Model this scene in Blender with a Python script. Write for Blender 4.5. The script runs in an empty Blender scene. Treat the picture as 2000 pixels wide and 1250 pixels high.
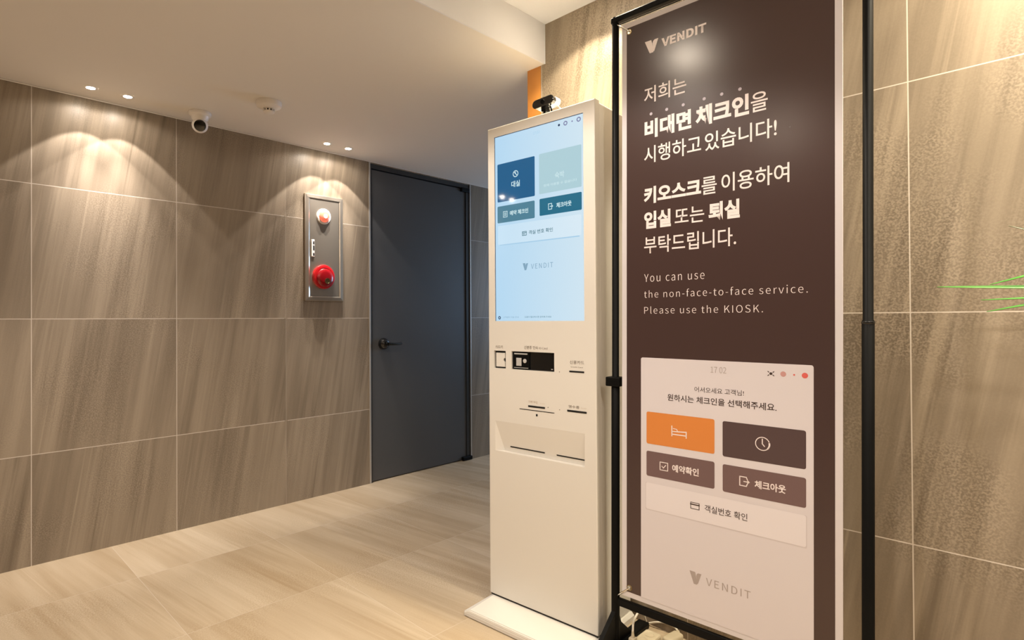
import bpy, bmesh, math, random
from mathutils import Matrix, Vector, Euler

sc = bpy.context.scene
COL = sc.collection
R = math.radians

# ------------------------------------------------------------------ camera
cam_d = bpy.data.cameras.new('camera')
cam = bpy.data.objects.new('camera', cam_d)
COL.objects.link(cam)
cam_d.sensor_fit = 'HORIZONTAL'
cam_d.sensor_width = 36.0
cam_d.lens = 1112.05 / 2000 * 36.0
cam_d.shift_x = 0.0489
cam_d.shift_y = -0.0047
cam_d.clip_start = 0.02
_r = Vector((0.7229, -0.6909, -0.0053)); _d = Vector((0.0012, 0.0089, -1.0)); _f = Vector((0.6909, 0.7229, 0.0073))
_r.normalize(); _f = (_f - _r * _f.dot(_r)).normalized(); _u = _r.cross(_f)
cam.matrix_world = Matrix(((_r.x, _u.x, -_f.x, 0), (_r.y, _u.y, -_f.y, 0), (_r.z, _u.z, -_f.z, 1.0763), (0, 0, 0, 1)))
sc.camera = cam

# ------------------------------------------------------------------ world, exposure
w = bpy.data.worlds.new('world'); sc.world = w
w.use_nodes = True
w.node_tree.nodes['Background'].inputs[0].default_value = (0.02, 0.022, 0.03, 1)
sc.view_settings.view_transform = 'Standard'
sc.view_settings.look = 'None'
sc.view_settings.gamma = 1.0
sc.view_settings.exposure = 0.24
sc.view_settings.use_curve_mapping = False

# ------------------------------------------------------------------ light levels
WARM = (1.0, 0.92, 0.85)
ROOMC = (1.0, 0.90, 0.80)
WARMER = (1.0, 0.87, 0.64)
WALL_CORE, WALL_WIDE = 11.5, 1.3          # pairs along the left wall
RIGHT_CORE, RIGHT_WIDE = 31.0, 21.0        # pairs along the right wall
ROOM_W = 66.0                             # downlights in the middle of the raised ceiling
DAY_W = 24.0                              # daylight in the window at the corridor's end
LENS_E = 150.0

# ------------------------------------------------------------------ sizes of the room
E = 1.862        # right wall plane (x)
D = 3.132        # left wall plane (y)
ZL = 2.124       # low ceiling
ZU = 2.286       # raised ceiling
YF = 1.45        # edge of the raised ceiling
YW = 1.54        # corner of the right wall block
X0, X1, Y0 = -3.2, 5.4, -2.8

# ------------------------------------------------------------------ helpers
def link(o, parent=None):
    COL.objects.link(o)
    if parent is not None:
        o.parent = parent
    return o

def obj(name, bm, mat, parent=None, smooth=False, loc=None):
    me = bpy.data.meshes.new(name)
    bm.normal_update()
    bm.to_mesh(me); bm.free()
    for m in (mat if isinstance(mat, (list, tuple)) else [mat]):
        me.materials.append(m)
    o = bpy.data.objects.new(name, me)
    if loc is not None:
        o.location = loc
    if smooth:
        me.polygons.foreach_set('use_smooth', [True] * len(me.polygons))
        try:
            me.set_sharp_from_angle(angle=R(38))
        except Exception:
            pass
    return link(o, parent)

def tag(o, label, cat, group=None):
    o['label'] = label; o['category'] = cat
    if group: o['group'] = group
    return o

def thing(name, label, cat, loc=(0, 0, 0), rz=0.0, group=None):
    o = bpy.data.objects.new(name, None)
    o.empty_display_size = 0.05
    o.location = loc; o.rotation_euler = (0, 0, rz)
    link(o)
    return tag(o, label, cat, group)

def struct(name, bm, mat, **k):
    o = obj(name, bm, mat, **k)
    o['kind'] = 'structure'
    return o

def box(bm, a, b, bevel=0.0, seg=2):
    x0, y0, z0 = a; x1, y1, z1 = b
    vs = [bm.verts.new(p) for p in ((x0, y0, z0), (x1, y0, z0), (x1, y1, z0), (x0, y1, z0),
                                    (x0, y0, z1), (x1, y0, z1), (x1, y1, z1), (x0, y1, z1))]
    fs = [bm.faces.new([vs[i] for i in f]) for f in ((0, 3, 2, 1), (4, 5, 6, 7), (0, 1, 5, 4), (1, 2, 6, 5), (2, 3, 7, 6), (3, 0, 4, 7))]
    if bevel > 0:
        es = set()
        for f in fs: es.update(f.edges)
        bmesh.ops.bevel(bm, geom=list(es), offset=bevel, segments=seg, affect='EDGES', profile=0.5)
    return bm

def nbox(a, b, bevel=0.0, seg=2):
    return box(bmesh.new(), a, b, bevel, seg)

def lathe(bm, prof, M=None, n=48, cap=True):
    """prof: list of (r, h) turned about local z."""
    M = M or Matrix()
    rings = []
    for r, h in prof:
        if r < 1e-6:
            rings.append([bm.verts.new(M @ Vector((0, 0, h)))])
        else:
            rings.append([bm.verts.new(M @ Vector((r * math.cos(2 * math.pi * i / n), r * math.sin(2 * math.pi * i / n), h))) for i in range(n)])
    for A, B in zip(rings, rings[1:]):
        for i in range(n):
            j = (i + 1) % n
            if len(A) == 1 and len(B) == 1: continue
            if len(A) == 1: bm.faces.new((A[0], B[j], B[i]))
            elif len(B) == 1: bm.faces.new((A[i], A[j], B[0]))
            else: bm.faces.new((A[i], A[j], B[j], B[i]))
    if cap:
        for rr in (rings[0], rings[-1]):
            if len(rr) > 2:
                bm.faces.new(rr)
    bmesh.ops.recalc_face_normals(bm, faces=bm.faces[:])
    return bm

def tube(bm, pts, rad, n=12, close_ends=True):
    pts = [Vector(p) for p in pts]
    rads = rad if isinstance(rad, (list, tuple)) else [rad] * len(pts)
    t0 = (pts[1] - pts[0]).normalized()
    a = t0.orthogonal().normalized()
    rings = []
    for i, p in enumerate(pts):
        if i == 0: t = pts[1] - pts[0]
        elif i == len(pts) - 1: t = pts[-1] - pts[-2]
        else: t = (pts[i + 1] - pts[i]).normalized() + (pts[i] - pts[i - 1]).normalized()
        t.normalize()
        a = (a - t * a.dot(t)).normalized()
        b = t.cross(a)
        rings.append([bm.verts.new(p + (a * math.cos(2 * math.pi * k / n) + b * math.sin(2 * math.pi * k / n)) * rads[i]) for k in range(n)])
    for A, B in zip(rings, rings[1:]):
        for k in range(n):
            j = (k + 1) % n
            bm.faces.new((A[k], A[j], B[j], B[k]))
    if close_ends:
        bm.faces.new(rings[0][::-1]); bm.faces.new(rings[-1])
    return bm

def curve_pts(ctrl, n=12):
    """Catmull-Rom through the control points."""
    P = [Vector(p) for p in ctrl]
    P = [P[0] * 2 - P[1]] + P + [P[-1] * 2 - P[-2]]
    out = []
    for i in range(1, len(P) - 2):
        for k in range(n):
            t = k / n
            a, b, c, d = P[i - 1], P[i], P[i + 1], P[i + 2]
            out.append(0.5 * ((2 * b) + (c - a) * t + (2 * a - 5 * b + 4 * c - d) * t * t + (3 * b - a - 3 * c + d) * t ** 3))
    out.append(P[-2])
    return out

def prism(bm, poly, axis_map, h0, h1):
    """poly of (a,b); axis_map(a,b,h)->Vector; extruded h0..h1."""
    A = [bm.verts.new(axis_map(a, b, h0)) for a, b in poly]
    B = [bm.verts.new(axis_map(a, b, h1)) for a, b in poly]
    n = len(poly)
    bm.faces.new(A); bm.faces.new(B[::-1])
    for i in range(n):
        j = (i + 1) % n
        bm.faces.new((A[i], B[i], B[j], A[j]))
    bmesh.ops.recalc_face_normals(bm, faces=bm.faces[:])
    return bm

def rrect(u0, u1, w0, w1, r=0.0, n=6, corners=(1, 1, 1, 1)):
    """rounded rectangle outline; corners BL, BR, TR, TL."""
    pts = []
    for (cx, cy, a0, on) in ((u0, w0, 180, corners[0]), (u1, w0, 270, corners[1]), (u1, w1, 0, corners[2]), (u0, w1, 90, corners[3])):
        if r <= 0 or not on:
            pts.append((cx, cy)); continue
        ox = cx + (r if cx == u0 else -r); oy = cy + (r if cy == w0 else -r)
        for k in range(n + 1):
            a = R(a0 + 90 * k / n)
            pts.append((ox + r * math.cos(a), oy + r * math.sin(a)))
    return pts

def flat(bm, poly, y):
    """flat printed shape facing local -y."""
    vs = [bm.verts.new((a, y, b)) for a, b in poly]
    f = bm.faces.new(vs)
    f.normal_update()
    if f.normal.y > 0: f.normal_flip()
    return bm

def nflat(poly, y):
    return flat(bmesh.new(), poly, y)

def ring(bm, cu, cw, ro, ri, y, n=32, a0=0, a1=360):
    full = abs(a1 - a0) >= 360
    O, I = [], []
    m = n if full else n + 1
    for k in range(m):
        a = R(a0 + (a1 - a0) * k / n)
        O.append(bm.verts.new((cu + ro * math.cos(a), y, cw + ro * math.sin(a))))
        I.append(bm.verts.new((cu + ri * math.cos(a), y, cw + ri * math.sin(a))))
    for k in range(n):
        j = (k + 1) % m
        bm.faces.new((O[k], O[j], I[j], I[k]))
    return bm

def stroke(bm, a, b, t, y):
    (x0, z0), (x1, z1) = a, b
    dx, dz = x1 - x0, z1 - z0
    L = math.hypot(dx, dz); nx, nz = -dz / L * t / 2, dx / L * t / 2
    ex, ez = dx / L * t / 2, dz / L * t / 2
    return flat(bm, [(x0 - ex + nx, z0 - ez + nz), (x0 - ex - nx, z0 - ez - nz), (x1 + ex - nx, z1 + ez - nz), (x1 + ex + nx, z1 + ez + nz)], y)

def disc(bm, cu, cw, r, y, n=24):
    return flat(bm, [(cu + r * math.cos(2 * math.pi * k / n), cw + r * math.sin(2 * math.pi * k / n)) for k in range(n)], y)

def sheet_with_holes(outline, holes, y, thick):
    """flat board in local x-z with round holes, as a mesh (built from a filled curve)."""
    cu = bpy.data.curves.new('sheet', 'CURVE')
    cu.dimensions = '2D'; cu.fill_mode = 'BOTH'; cu.extrude = thick / 2
    def spl(pts):
        s = cu.splines.new('POLY'); s.points.add(len(pts) - 1)
        for p, (a, b) in zip(s.points, pts): p.co = (a, b, 0, 1)
        s.use_cyclic_u = True
    spl(outline)
    for (a, b, r) in holes:
        spl([(a + r * math.cos(2 * math.pi * k / 28), b + r * math.sin(2 * math.pi * k / 28)) for k in range(28)])
    bm = curve_to_bm(cu)
    for v in bm.verts:
        x, yy, z = v.co
        v.co = (x, y + thick / 2 - z, yy)
    return bm

def curve_to_bm(cu):
    o = bpy.data.objects.new('tmp', cu); COL.objects.link(o)
    dg = bpy.context.evaluated_depsgraph_get(); dg.update()
    me = bpy.data.meshes.new_from_object(o.evaluated_get(dg))
    bm = bmesh.new(); bm.from_mesh(me)
    bpy.data.objects.remove(o); bpy.data.meshes.remove(me); bpy.data.curves.remove(cu)
    return bm

try:
    import os
    LATIN = bpy.data.fonts.load(os.path.join(bpy.utils.system_resource('DATAFILES'), 'fonts', 'Noto Sans CJK Regular.woff2'))
except Exception:
    LATIN = None

def text_bm(body, u0, u1, w0, w1, y, bold=0.0, space=1.0):
    """writing fitted to the rectangle u0..u1, w0..w1 on the plane y, facing local -y."""
    cu = bpy.data.curves.new('txt', 'FONT')
    cu.body = body; cu.size = 1.0; cu.offset = bold; cu.space_character = space
    cu.resolution_u = 4
    if LATIN and all(ord(c) < 128 for c in body):
        cu.font = LATIN
    bm = curve_to_bm(cu)
    xs = [v.co.x for v in bm.verts]; ys = [v.co.y for v in bm.verts]
    ax, bx, ay, by = min(xs), max(xs), min(ys), max(ys)
    for v in bm.verts:
        v.co = (u0 + (v.co.x - ax) / (bx - ax) * (u1 - u0), y, w0 + (v.co.y - ay) / (by - ay) * (w1 - w0))
    for f in bm.faces:
        f.normal_update()
        if f.normal.y > 0: f.normal_flip()
    return bm

def join(bms):
    out = bmesh.new()
    for b in bms:
        me = bpy.data.meshes.new('j'); b.to_mesh(me); b.free()
        out.from_mesh(me); bpy.data.meshes.remove(me)
    return out

# ------------------------------------------------------------------ materials
def new_mat(name):
    m = bpy.data.materials.new(name); m.use_nodes = True
    return m, m.node_tree.nodes, m.node_tree.links, m.node_tree.nodes['Principled BSDF']

def plain(name, col, rough=0.5, metal=0.0, bump=0.0, bscale=200.0, var=0.0, emit=None, es=0.0, coat=0.0, spec=0.5):
    m, N, L, p = new_mat(name)
    p.inputs['Base Color'].default_value = (*col, 1)
    p.inputs['Roughness'].default_value = rough
    p.inputs['Metallic'].default_value = metal
    p.inputs['Specular IOR Level'].default_value = spec
    p.inputs['Coat Weight'].default_value = coat
    tc = N.new('ShaderNodeTexCoord')
    if var > 0:
        nz = N.new('ShaderNodeTexNoise'); nz.inputs['Scale'].default_value = 3.0; nz.inputs['Detail'].default_value = 5
        L.new(tc.outputs['Object'], nz.inputs['Vector'])
        mx = N.new('ShaderNodeMix'); mx.data_type = 'RGBA'
        mx.inputs[6].default_value = tuple(c * (1 - var) for c in col) + (1,)
        mx.inputs[7].default_value = tuple(min(1, c * (1 + var)) for c in col) + (1,)
        L.new(nz.outputs['Fac'], mx.inputs[0]); L.new(mx.outputs[2], p.inputs['Base Color'])
    if bump > 0:
        nb = N.new('ShaderNodeTexNoise'); nb.inputs['Scale'].default_value = bscale; nb.inputs['Detail'].default_value = 3
        L.new(tc.outputs['Object'], nb.inputs['Vector'])
        b = N.new('ShaderNodeBump'); b.inputs['Strength'].default_value = bump; b.inputs['Distance'].default_value = 0.002
        L.new(nb.outputs['Fac'], b.inputs['Height']); L.new(b.outputs['Normal'], p.inputs['Normal'])
    if emit:
        p.inputs['Emission Color'].default_value = (*emit, 1)
        p.inputs['Emission Strength'].default_value = es
    return m

def tile_mat(name, ax, ay, a0, b0, light, dark, grout, angle=10.0, rough=0.42, joint=0.0017, jointvis=1.0, flipa=1.0, streak=1.0, grain_k=0.42, faint=None):
    """600 mm veined porcelain tile; ax, ay name the two axes of the wall or floor."""
    m, N, L, p = new_mat(name)
    def math_(op, a, b=None, c=None):
        n = N.new('ShaderNodeMath'); n.operation = op
        for i, v in enumerate((a, b, c)):
            if v is None: continue
            if isinstance(v, (int, float)): n.inputs[i].default_value = v
            else: L.new(v, n.inputs[i])
        return n.outputs[0]
    tc = N.new('ShaderNodeTexCoord'); sp = N.new('ShaderNodeSeparateXYZ')
    L.new(tc.outputs['Object'], sp.inputs[0])
    a, b = sp.outputs[ax], sp.outputs[ay]
    ta = math_('DIVIDE', math_('SUBTRACT', a, a0), 0.6); tb = math_('DIVIDE', math_('SUBTRACT', b, b0), 0.6)
    ca, cb = math_('FLOOR', ta), math_('FLOOR', tb)
    fa, fb = math_('FRACT', ta), math_('FRACT', tb)
    da = math_('MULTIPLY', math_('MINIMUM', fa, math_('SUBTRACT', 1.0, fa)), 0.6)
    db = math_('MULTIPLY', math_('MINIMUM', fb, math_('SUBTRACT', 1.0, fb)), 0.6)
    jm = math_('LESS_THAN', math_('MINIMUM', da, db), joint)
    if faint is not None:       # a joint whose grout matches the tile
        near = math_('LESS_THAN', math_('ABSOLUTE', math_('SUBTRACT', a, faint)), 0.01)
        jm = math_('MULTIPLY', jm, math_('SUBTRACT', 1.0, math_('MULTIPLY', near, 0.75)))
    cell = N.new('ShaderNodeCombineXYZ'); L.new(ca, cell.inputs[0]); L.new(cb, cell.inputs[1])
    wn = N.new('ShaderNodeTexWhiteNoise'); wn.noise_dimensions = '3D'; L.new(cell.outputs[0], wn.inputs['Vector'])
    rs = N.new('ShaderNodeSeparateColor'); L.new(wn.outputs['Color'], rs.inputs[0])
    ct, st = math.cos(R(angle)), math.sin(R(angle)) * flipa
    across = math_('SUBTRACT', math_('MULTIPLY', a, ct), math_('MULTIPLY', b, st))
    along = math_('ADD', math_('MULTIPLY', a, st), math_('MULTIPLY', b, ct))
    def vein(sa, sl, detail, seed, rgh=0.6, dist=0.0):
        v = N.new('ShaderNodeCombineXYZ')
        L.new(math_('ADD', math_('MULTIPLY', across, sa), math_('MULTIPLY', rs.outputs[0], 37.0 * seed)), v.inputs[0])
        L.new(math_('ADD', math_('MULTIPLY', along, sl), math_('MULTIPLY', rs.outputs[1], 23.0)), v.inputs[1])
        v.inputs[2].default_value = seed * 3.1
        n = N.new('ShaderNodeTexNoise'); n.inputs['Scale'].default_value = 1.0; n.inputs['Detail'].default_value = detail
        n.inputs['Roughness'].default_value = rgh; n.inputs['Distortion'].default_value = dist
        L.new(v.outputs[0], n.inputs['Vector'])
        return n.outputs['Fac']
    def ramp(x, lo, hi):
        n = N.new('ShaderNodeMapRange'); n.interpolation_type = 'SMOOTHSTEP'
        n.inputs['From Min'].default_value = lo; n.inputs['From Max'].default_value = hi
        L.new(x, n.inputs['Value']); return n.outputs[0]
    broad = ramp(vein(5.0, 0.5, 3, 1.0), 0.30, 0.70)
    thin = ramp(vein(26.0, 0.9, 5, 1.7, 0.65, 0.15), 0.36, 0.66)
    lines = ramp(vein(48.0, 0.7, 2, 2.3), 0.60, 0.74)          # pale hairline veins
    darkl = ramp(vein(38.0, 0.8, 2, 3.9), 0.60, 0.76)          # dark hairline veins
    cloud = N.new('ShaderNodeTexNoise'); cloud.inputs['Scale'].default_value = 2.2; cloud.inputs['Detail'].default_value = 4
    L.new(tc.outputs['Object'], cloud.inputs['Vector'])
    gm = ramp(cloud.outputs['Fac'], 0.48, 0.62)
    grain = N.new('ShaderNodeTexNoise'); grain.inputs['Scale'].default_value = 190.0; grain.inputs['Detail'].default_value = 2
    L.new(tc.outputs['Object'], grain.inputs['Vector'])
    gr = ramp(grain.outputs['Fac'], 0.35, 0.68)
    cl1 = ramp(vein(3.4, 0.6, 2, 5.3), 0.42, 0.62)              # where the streaks gather
    cl2 = ramp(vein(3.0, 0.5, 2, 6.7), 0.46, 0.64)
    vsum = math_('ADD', math_('MULTIPLY', broad, 0.46), math_('MULTIPLY', thin, 0.22 * streak))
    vsum = math_('ADD', vsum, math_('MULTIPLY', math_('MULTIPLY', math_('SUBTRACT', thin, 0.5), cl1), 0.26 * streak))
    vsum = math_('ADD', vsum, math_('MULTIPLY', math_('MULTIPLY', lines, cl2), 0.34 * streak))
    vsum = math_('SUBTRACT', vsum, math_('MULTIPLY', math_('MULTIPLY', darkl, cl1), 0.40 * streak))
    vsum = math_('ADD', vsum, 0.10)
    vsum = math_('ADD', vsum, math_('MULTIPLY', math_('SUBTRACT', gr, 0.5), math_('ADD', 0.06, math_('MULTIPLY', gm, grain_k))))
    vsum = math_('ADD', vsum, math_('MULTIPLY', math_('SUBTRACT', rs.outputs[2], 0.5), 0.22))
    vsum = math_('ADD', vsum, 0.08)
    mx = N.new('ShaderNodeMix'); mx.data_type = 'RGBA'
    mx.inputs[6].default_value = (*dark, 1); mx.inputs[7].default_value = (*light, 1)
    L.new(vsum, mx.inputs[0])
    mj = N.new('ShaderNodeMix'); mj.data_type = 'RGBA'
    L.new(math_('MULTIPLY', jm, jointvis), mj.inputs[0]); L.new(mx.outputs[2], mj.inputs[6]); mj.inputs[7].default_value = (*grout, 1)
    L.new(mj.outputs[2], p.inputs['Base Color'])
    p.inputs['Roughness'].default_value = rough
    p.inputs['Specular IOR Level'].default_value = 0.4
    h = math_('SUBTRACT', math_('MULTIPLY', gr, math_('ADD', 0.08, math_('MULTIPLY', gm, 0.28))), math_('MULTIPLY', jm, 0.8))
    bp = N.new('ShaderNodeBump'); bp.inputs['Strength'].default_value = 0.25; bp.inputs['Distance'].default_value = 0.0012
    L.new(h, bp.inputs['Height']); L.new(bp.outputs['Normal'], p.inputs['Normal'])
    return m

T_LIGHT, T_DARK, T_GROUT = (0.336, 0.272, 0.200), (0.158, 0.122, 0.086), (0.60, 0.53, 0.46)
M = {}
M['tile_left'] = tile_mat('veined_tile_left', 0, 2, 0.363, 1.088, T_LIGHT, T_DARK, T_GROUT, 9, jointvis=0.8, faint=1.563)
M['tile_right'] = tile_mat('veined_tile_right', 1, 2, 0.264, 1.088, T_LIGHT, T_DARK, T_GROUT, 10, flipa=-1.0, joint=0.0015, grain_k=0.60, streak=1.25)
M['tile_corridor'] = tile_mat('veined_tile_corridor', 0, 2, 0.2, 1.088, T_LIGHT, T_DARK, T_GROUT, 9)
M['tile_floor'] = tile_mat('veined_tile_floor', 0, 1, 0.67, 2.675, (0.55, 0.450, 0.325), (0.34, 0.245, 0.145), (0.56, 0.48, 0.39), 8, rough=0.34, joint=0.0012, jointvis=0.6, flipa=-1.0, streak=0.75)
M['paint'] = plain('matt_ceiling_paint', (0.78, 0.74, 0.69), 0.85, bump=0.04, bscale=350)
M['paint_lit'] = plain('ceiling_paint_lit', (0.80, 0.81, 0.85), 0.85, bump=0.04, bscale=350)  # whiter, cooler copy of the ceiling paint; brighter light put into the colour
M['bead'] = plain('pale_sealant', (0.75, 0.70, 0.64), 0.6, bump=0.03)
M['wood'] = plain('orange_wood', (0.62, 0.26, 0.055), 0.45, var=0.25, bump=0.05, bscale=60)
M['door'] = plain('charcoal_door_paint', (0.074, 0.074, 0.076), 0.42, bump=0.03, bscale=300)
M['door_frame'] = plain('dark_steel_frame', (0.030, 0.031, 0.033), 0.35, bump=0.02)
M['edge'] = plain('pale_metal_edge', (0.55, 0.52, 0.48), 0.4, metal=0.6, bump=0.02)
M['black_gloss'] = plain('black_gloss', (0.006, 0.006, 0.006), 0.10, coat=0.5)
M['black'] = plain('black_powder_coat', (0.004, 0.004, 0.004), 0.45, bump=0.03, bscale=400, spec=0.12)
M['black_hole'] = plain('black_opening', (0.003, 0.003, 0.003), 0.6)
M['white_plastic'] = plain('white_plastic', (0.80, 0.76, 0.72), 0.38, bump=0.01)
M['kiosk'] = plain('cream_white_steel', (0.735, 0.70, 0.64), 0.38, bump=0.015, bscale=500)
M['steel'] = plain('brushed_stainless', (0.62, 0.55, 0.46), 0.28, metal=0.88, bump=0.03, bscale=40)
M['chrome'] = plain('chrome', (0.8, 0.78, 0.75), 0.12, metal=1.0)
M['red'] = plain('red_plastic', (0.46, 0.008, 0.012), 0.25, coat=0.4)
M['red_dark'] = plain('deep_red_plastic', (0.26, 0.003, 0.007), 0.25, coat=0.4)
M['red_lens'] = plain('lit_red_lens', (0.75, 0.16, 0.10), 0.15, emit=(1.0, 0.22, 0.12), es=0.55, coat=0.5)
M['bulb'] = plain('lit_red_bulb', (1, 0.8, 0.75), 0.2, emit=(1.0, 0.80, 0.72), es=3.0)
M['brass'] = plain('dull_brass', (0.30, 0.22, 0.10), 0.35, metal=1.0)
M['silver'] = plain('silver_plastic', (0.72, 0.72, 0.72), 0.25, metal=0.4)
M['gap'] = plain('painted_gap_shade', (0.02, 0.018, 0.016), 0.8)  # dark colour stands in for the shade inside the kiosk's gaps
M['ink'] = plain('grey_brown_ink', (0.16, 0.12, 0.09), 0.5)
M['beige_print'] = plain('beige_print', (0.60, 0.50, 0.40), 0.5)
M['poster_white'] = plain('poster_white', (0.67, 0.63, 0.645), 0.34)
M['poster_dark'] = plain('poster_brown_purple_print', (0.062, 0.0365, 0.033), 0.23)
M['p_text'] = plain('poster_pale_lettering', (0.86, 0.77, 0.75), 0.35)
M['p_dot'] = plain('poster_lavender_dots', (0.50, 0.44, 0.50), 0.35)
M['p_panel'] = plain('poster_panel_print', (0.69, 0.64, 0.66), 0.32)
M['p_card'] = plain('poster_card_print', (0.76, 0.71, 0.73), 0.32)
M['p_shadow'] = plain('poster_card_shade_print', (0.61, 0.555, 0.565), 0.32)
M['p_orange'] = plain('poster_orange_print', (0.68, 0.235, 0.055), 0.32)
M['p_button'] = plain('poster_plum_print', (0.088, 0.055, 0.055), 0.32)
M['p_mauve'] = plain('poster_mauve_print', (0.165, 0.102, 0.100), 0.32)
M['p_ink'] = plain('poster_dark_lettering', (0.055, 0.035, 0.030), 0.4)
M['p_grey'] = plain('poster_grey_lettering', (0.40, 0.34, 0.32), 0.4)
M['p_red'] = plain('poster_red_print', (0.70, 0.13, 0.11), 0.35)
M['p_pink'] = plain('poster_pink_print', (0.56, 0.30, 0.28), 0.35)
M['plug_plastic'] = plain('shaded_white_plastic', (0.58, 0.50, 0.36), 0.45, bump=0.02)  # white plastic; the dim yellowish shade behind the stand is in the colour
M['cable_white'] = plain('white_cable', (0.80, 0.74, 0.64), 0.4)

def screen_mat(name, col, s=1.0, col2=None):
    m, N, L, p = new_mat(name)
    p.inputs['Base Color'].default_value = (0.004, 0.004, 0.005, 1)
    p.inputs['Roughness'].default_value = 0.05
    p.inputs['Specular IOR Level'].default_value = 0.40
    p.inputs['Emission Color'].default_value = (*col, 1)
    p.inputs['Emission Strength'].default_value = s
    if col2:  # viewing-angle fade put into the emission colour across the screen
        tc = N.new('ShaderNodeTexCoord'); sp = N.new('ShaderNodeSeparateXYZ'); L.new(tc.outputs['Object'], sp.inputs[0])
        mr = N.new('ShaderNodeMapRange'); mr.inputs['From Min'].default_value = 0.03; mr.inputs['From Max'].default_value = 0.42
        L.new(sp.outputs[0], mr.inputs['Value'])
        mx = N.new('ShaderNodeMix'); mx.data_type = 'RGBA'
        mx.inputs[6].default_value = (*col, 1); mx.inputs[7].default_value = (*col2, 1)
        L.new(mr.outputs[0], mx.inputs[0]); L.new(mx.outputs[2], p.inputs['Emission Color'])
    return m
M['scr'] = screen_mat('screen_pale_blue', (0.50, 0.76, 0.98), 0.76, (0.70, 0.87, 0.98))
M['scr_band'] = screen_mat('screen_band', (0.60, 0.82, 0.99), 0.78, (0.76, 0.90, 0.99))
M['scr_navy'] = screen_mat('screen_blue_button', (0.012, 0.13, 0.30), 0.72)
M['scr_teal'] = screen_mat('screen_teal_button', (0.095, 0.26, 0.36), 0.72)
M['scr_teal2'] = screen_mat('screen_deep_teal_button', (0.022, 0.18, 0.29), 0.72)
M['scr_pale'] = screen_mat('screen_disabled_button', (0.47, 0.69, 0.76), 0.76)
M['scr_text'] = screen_mat('screen_white_text', (0.72, 0.95, 1.0), 0.72)
M['scr_faint'] = screen_mat('screen_faint_text', (0.64, 0.84, 0.88), 0.80)
M['scr_ink'] = screen_mat('screen_dark_text', (0.05, 0.20, 0.26), 0.64)
M['scr_grey'] = screen_mat('screen_grey_text', (0.27, 0.45, 0.60), 0.72)
M['scr_shade'] = screen_mat('screen_shade_line', (0.44, 0.69, 0.90), 0.76)
M['scr_purple'] = screen_mat('screen_flag_icon', (0.24, 0.25, 0.45), 0.72)
M['scr_dot'] = screen_mat('screen_dark_icon', (0.02, 0.05, 0.12), 0.72)
M['lens_on'] = plain('lit_downlight_lens', (1, 0.95, 0.9), 0.3, emit=(1.0, 0.86, 0.66), es=LENS_E)
M['diffuser_on'] = plain('lit_lamp_diffuser', (1, 0.95, 0.9), 0.4, emit=(1.0, 0.86, 0.68), es=120.0)
M['day'] = plain('daylit_window_pane', (0.4, 0.5, 0.6), 0.3, emit=(0.45, 0.66, 1.0), es=2.0)

def leaf_mat(name, c1, c2):
    m, N, L, p = new_mat(name)
    tc = N.new('ShaderNodeTexCoord')
    nz = N.new('ShaderNodeTexNoise'); nz.inputs['Scale'].default_value = 18.0
    L.new(tc.outputs['Object'], nz.inputs['Vector'])
    mx = N.new('ShaderNodeMix'); mx.data_type = 'RGBA'
    mx.inputs[6].default_value = (*c1, 1); mx.inputs[7].default_value = (*c2, 1)
    L.new(nz.outputs['Fac'], mx.inputs[0]); L.new(mx.outputs[2], p.inputs['Base Color'])
    p.inputs['Roughness'].default_value = 0.4
    return m
M['leaf'] = leaf_mat('green_leaf', (0.030, 0.15, 0.014), (0.085, 0.30, 0.03))
M['leaf_dark'] = leaf_mat('dry_dark_leaf', (0.05, 0.05, 0.025), (0.10, 0.10, 0.04))
M['bark'] = plain('plant_stem_bark', (0.20, 0.13, 0.07), 0.8, var=0.3, bump=0.3, bscale=60)
M['pot'] = plain('white_ceramic_pot', (0.62, 0.58, 0.52), 0.4, bump=0.03)
M['soil'] = plain('dark_soil', (0.05, 0.035, 0.02), 0.95, var=0.3, bump=0.6, bscale=90)

# ------------------------------------------------------------------ the setting
T = 0.12
struct('floor', nbox((X0 - T, Y0 - T, -T), (X1 + T, D + T + 0.3, 0)), M['tile_floor'])
DX0, DX1, DZ = 2.160, 3.080, 2.112          # door opening
bm = bmesh.new()
box(bm, (X0, D, 0), (DX0, D + T, ZL)); box(bm, (DX1, D, 0), (X1, D + T, ZL)); box(bm, (DX0, D, DZ), (DX1, D + T, ZL))
struct('wall_left', bm, M['tile_left'])
struct('wall_right', nbox((E, Y0, 0), (E + 0.16, 1.468, ZU)), M['tile_right'])
struct('wall_corridor', nbox((E + 0.16, 1.40, 0), (X1, YW, ZL)), M['tile_corridor'])
struct('trim_wood', nbox((E, 1.4685, 0), (E + 0.1599, YW, ZL), 0.0015), M['wood'])
struct('wall_front', nbox((X0, Y0 - T, 0), (E, Y0, ZU)), M['tile_corridor'])
struct('wall_back', nbox((X0 - T, Y0, 0), (X0, D, ZU)), M['tile_right'])
WY0, WY1, WZ0, WZ1 = 1.75, 2.95, 0.75, 1.95
bm = bmesh.new()
box(bm, (X1, YW, 0), (X1 + T, D, WZ0)); box(bm, (X1, YW, WZ1), (X1 + T, D, ZL))
box(bm, (X1, YW, WZ0), (X1 + T, WY0, WZ1)); box(bm, (X1, WY1, WZ0), (X1 + T, D, WZ1))
struct('wall_far', bm, M['tile_right'])
bm = bmesh.new()
f = 0.05
box(bm, (X1 + 0.02, WY0, WZ0), (X1 + 0.08, WY1, WZ0 + f)); box(bm, (X1 + 0.02, WY0, WZ1 - f), (X1 + 0.08, WY1, WZ1))
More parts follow.
